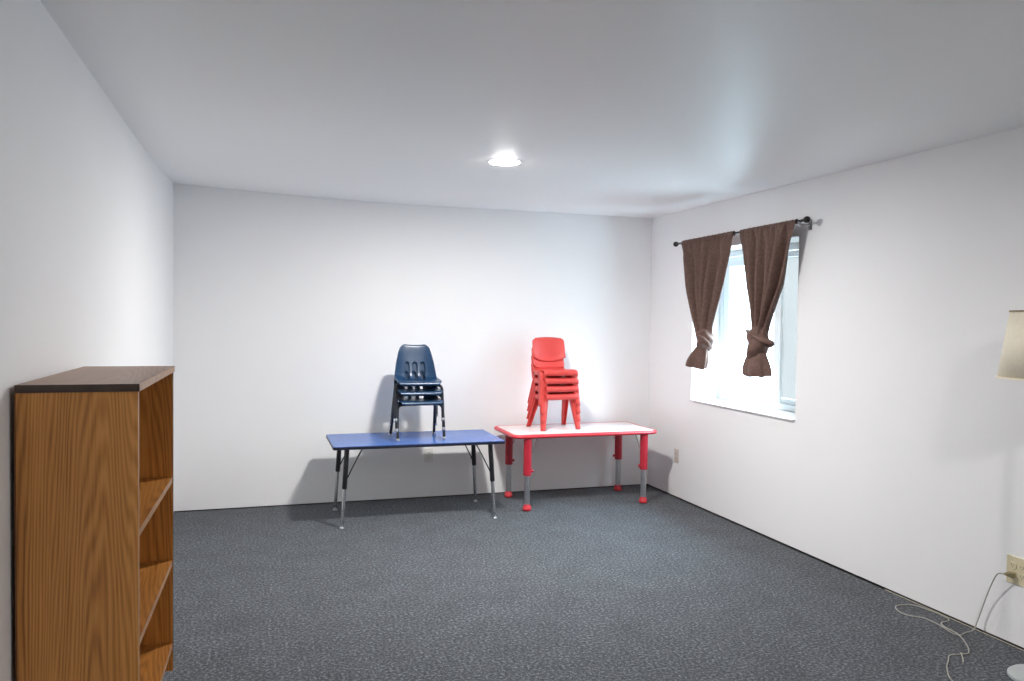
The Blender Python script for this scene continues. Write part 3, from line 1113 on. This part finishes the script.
# ------------------------------------------------------------------ floor lamp
fl = thing('floor_lamp', 'floor lamp with cream tapered shade at the right edge', 'lamp', (3.045, 2.384, 0))
bm = BM()
lathe(bm, [(0.0, 0.0), (0.104, 0.0), (0.108, 0.004), (0.107, 0.014), (0.098, 0.022), (0.05, 0.027), (0.024, 0.031), (0.018, 0.045), (0.0, 0.046)], seg=64)
link('base', bm, M_LAMPGREYED, fl, smooth=40)
bm = BM()
lathe(bm, [(0.0, 0.04), (0.0115, 0.04), (0.0115, 0.62), (0.015, 0.63), (0.015, 0.65), (0.0115, 0.66), (0.0115, 1.20), (0.0, 1.20)], seg=24)
link('pole', bm, M_LAMPGREYED, fl, smooth=40)
bm = BM()
lathe(bm, [(0.0, 1.20), (0.021, 1.20), (0.021, 1.27), (0.016, 1.275), (0.0, 1.275)], seg=24)
sk = link('socket', bm, M_ROD, fl, smooth=40)
bm = BM()
lathe(bm, [(0.0, 1.272), (0.014, 1.275), (0.018, 1.30), (0.030, 1.33), (0.030, 1.355), (0.018, 1.38), (0.0, 1.387)], seg=24)
link('bulb', bm, M_BULB, sk, smooth=60)
bm = BM()
lathe(bm, [(0.175, 1.238), (0.137, 1.508)], seg=72)
sh = link('lamp_shade', bm, M_SHADE, fl, smooth=60)
so = sh.modifiers.new('thickness', 'SOLIDIFY')
so.thickness = 0.003
for r, z in ((0.176, 1.234), (0.137, 1.507)):
    bm = BM()
    lathe(bm, [(r - 0.003, z), (r + 0.0025, z), (r + 0.0018, z + 0.007), (r - 0.003, z + 0.007), (r - 0.003, z)], seg=72)
    link('shade_trim', bm, M_SHADETRIM if z > 1.4 else M_SHADE, sh, smooth=40)
bm = BM()
for k in range(3):
    a = 2 * math.pi * k / 3 + 0.4
    tube(bm, [(0.018 * math.cos(a), 0.018 * math.sin(a), 1.268), (0.168 * math.cos(a), 0.168 * math.sin(a), 1.28)], 0.0022, 8)
link('shade_spider', bm, M_STEEL, sh, smooth=60)

# ------------------------------------------------------------------ lamp cord
cord = thing('lamp_cord', 'thin white cord plugged into the outlet and lying in loops on carpet', 'cord', (3.09, 2.85, 0.0))


def off(pts):
    return [(x - 3.09, y - 2.85, z) for x, y, z in pts]


bm = BM()
P = smooth_path(off([(3.228, 2.705, 0.3215), (3.222, 2.735, 0.310), (3.232, 2.775, 0.24), (3.243, 2.815, 0.15), (3.244, 2.845, 0.06), (3.225, 2.853, 0.008), (3.17, 2.846, 0.003), (3.118, 2.83, 0.003),
                     (3.105, 2.86, 0.003), (3.124, 2.945, 0.003), (3.126, 3.045, 0.003), (3.082, 3.095, 0.003), (3.074, 3.155, 0.003), (3.110, 3.212, 0.003), (3.170, 3.222, 0.003), (3.222, 3.19, 0.003),
                     (3.240, 3.10, 0.003), (3.238, 3.02, 0.003), (3.215, 2.985, 0.004), (3.150, 2.965, 0.008), (3.122, 2.925, 0.0085), (3.11, 2.84, 0.0085), (3.085, 2.78, 0.004), (3.055, 2.735, 0.003), (3.026, 2.700, 0.003), (2.982, 2.662, 0.003), (2.935, 2.664, 0.003), (2.885, 2.668, 0.003), (2.838, 2.630, 0.003),
                     (2.766, 2.569, 0.003), (2.690, 2.470, 0.003), (2.70, 2.36, 0.003), (2.80, 2.31, 0.003), (2.935, 2.345, 0.005)]), 10)
tube(bm, P, 0.0027, 10)
link('wire', bm, M_CORD, cord, smooth=60)
bm = BM()
P = smooth_path(off([(2.948, 2.667, 0.006), (2.925, 2.640, 0.006), (2.900, 2.612, 0.005), (2.878, 2.592, 0.005)]), 6)
tube(bm, P, 0.0033, 10)
link('cord_end', bm, M_CORD, cord, smooth=60)
bm = BM()
prof = [(3.2585, 0.016), (3.247, 0.016), (3.240, 0.014), (3.232, 0.009), (3.225, 0.006)]
R = [[bm.verts.new((x - 3.09, 2.688 + px * h / 0.016 - 2.85 + (0.010 if x < 3.235 else 0), 0.3215 + pz * h / 0.016)) for px, pz in rounded_rect(0.0155, 0.012, 0.006, 5)] for x, h in prof]
for a, b in zip(R, R[1:]):
    for k in range(len(a)):
        bm.faces.new((a[k], a[(k + 1) % len(a)], b[(k + 1) % len(a)], b[k]))
bm.faces.new(R[0])
bm.faces.new(R[-1])
link('plug', bm, M_PLUG, cord, smooth=50)
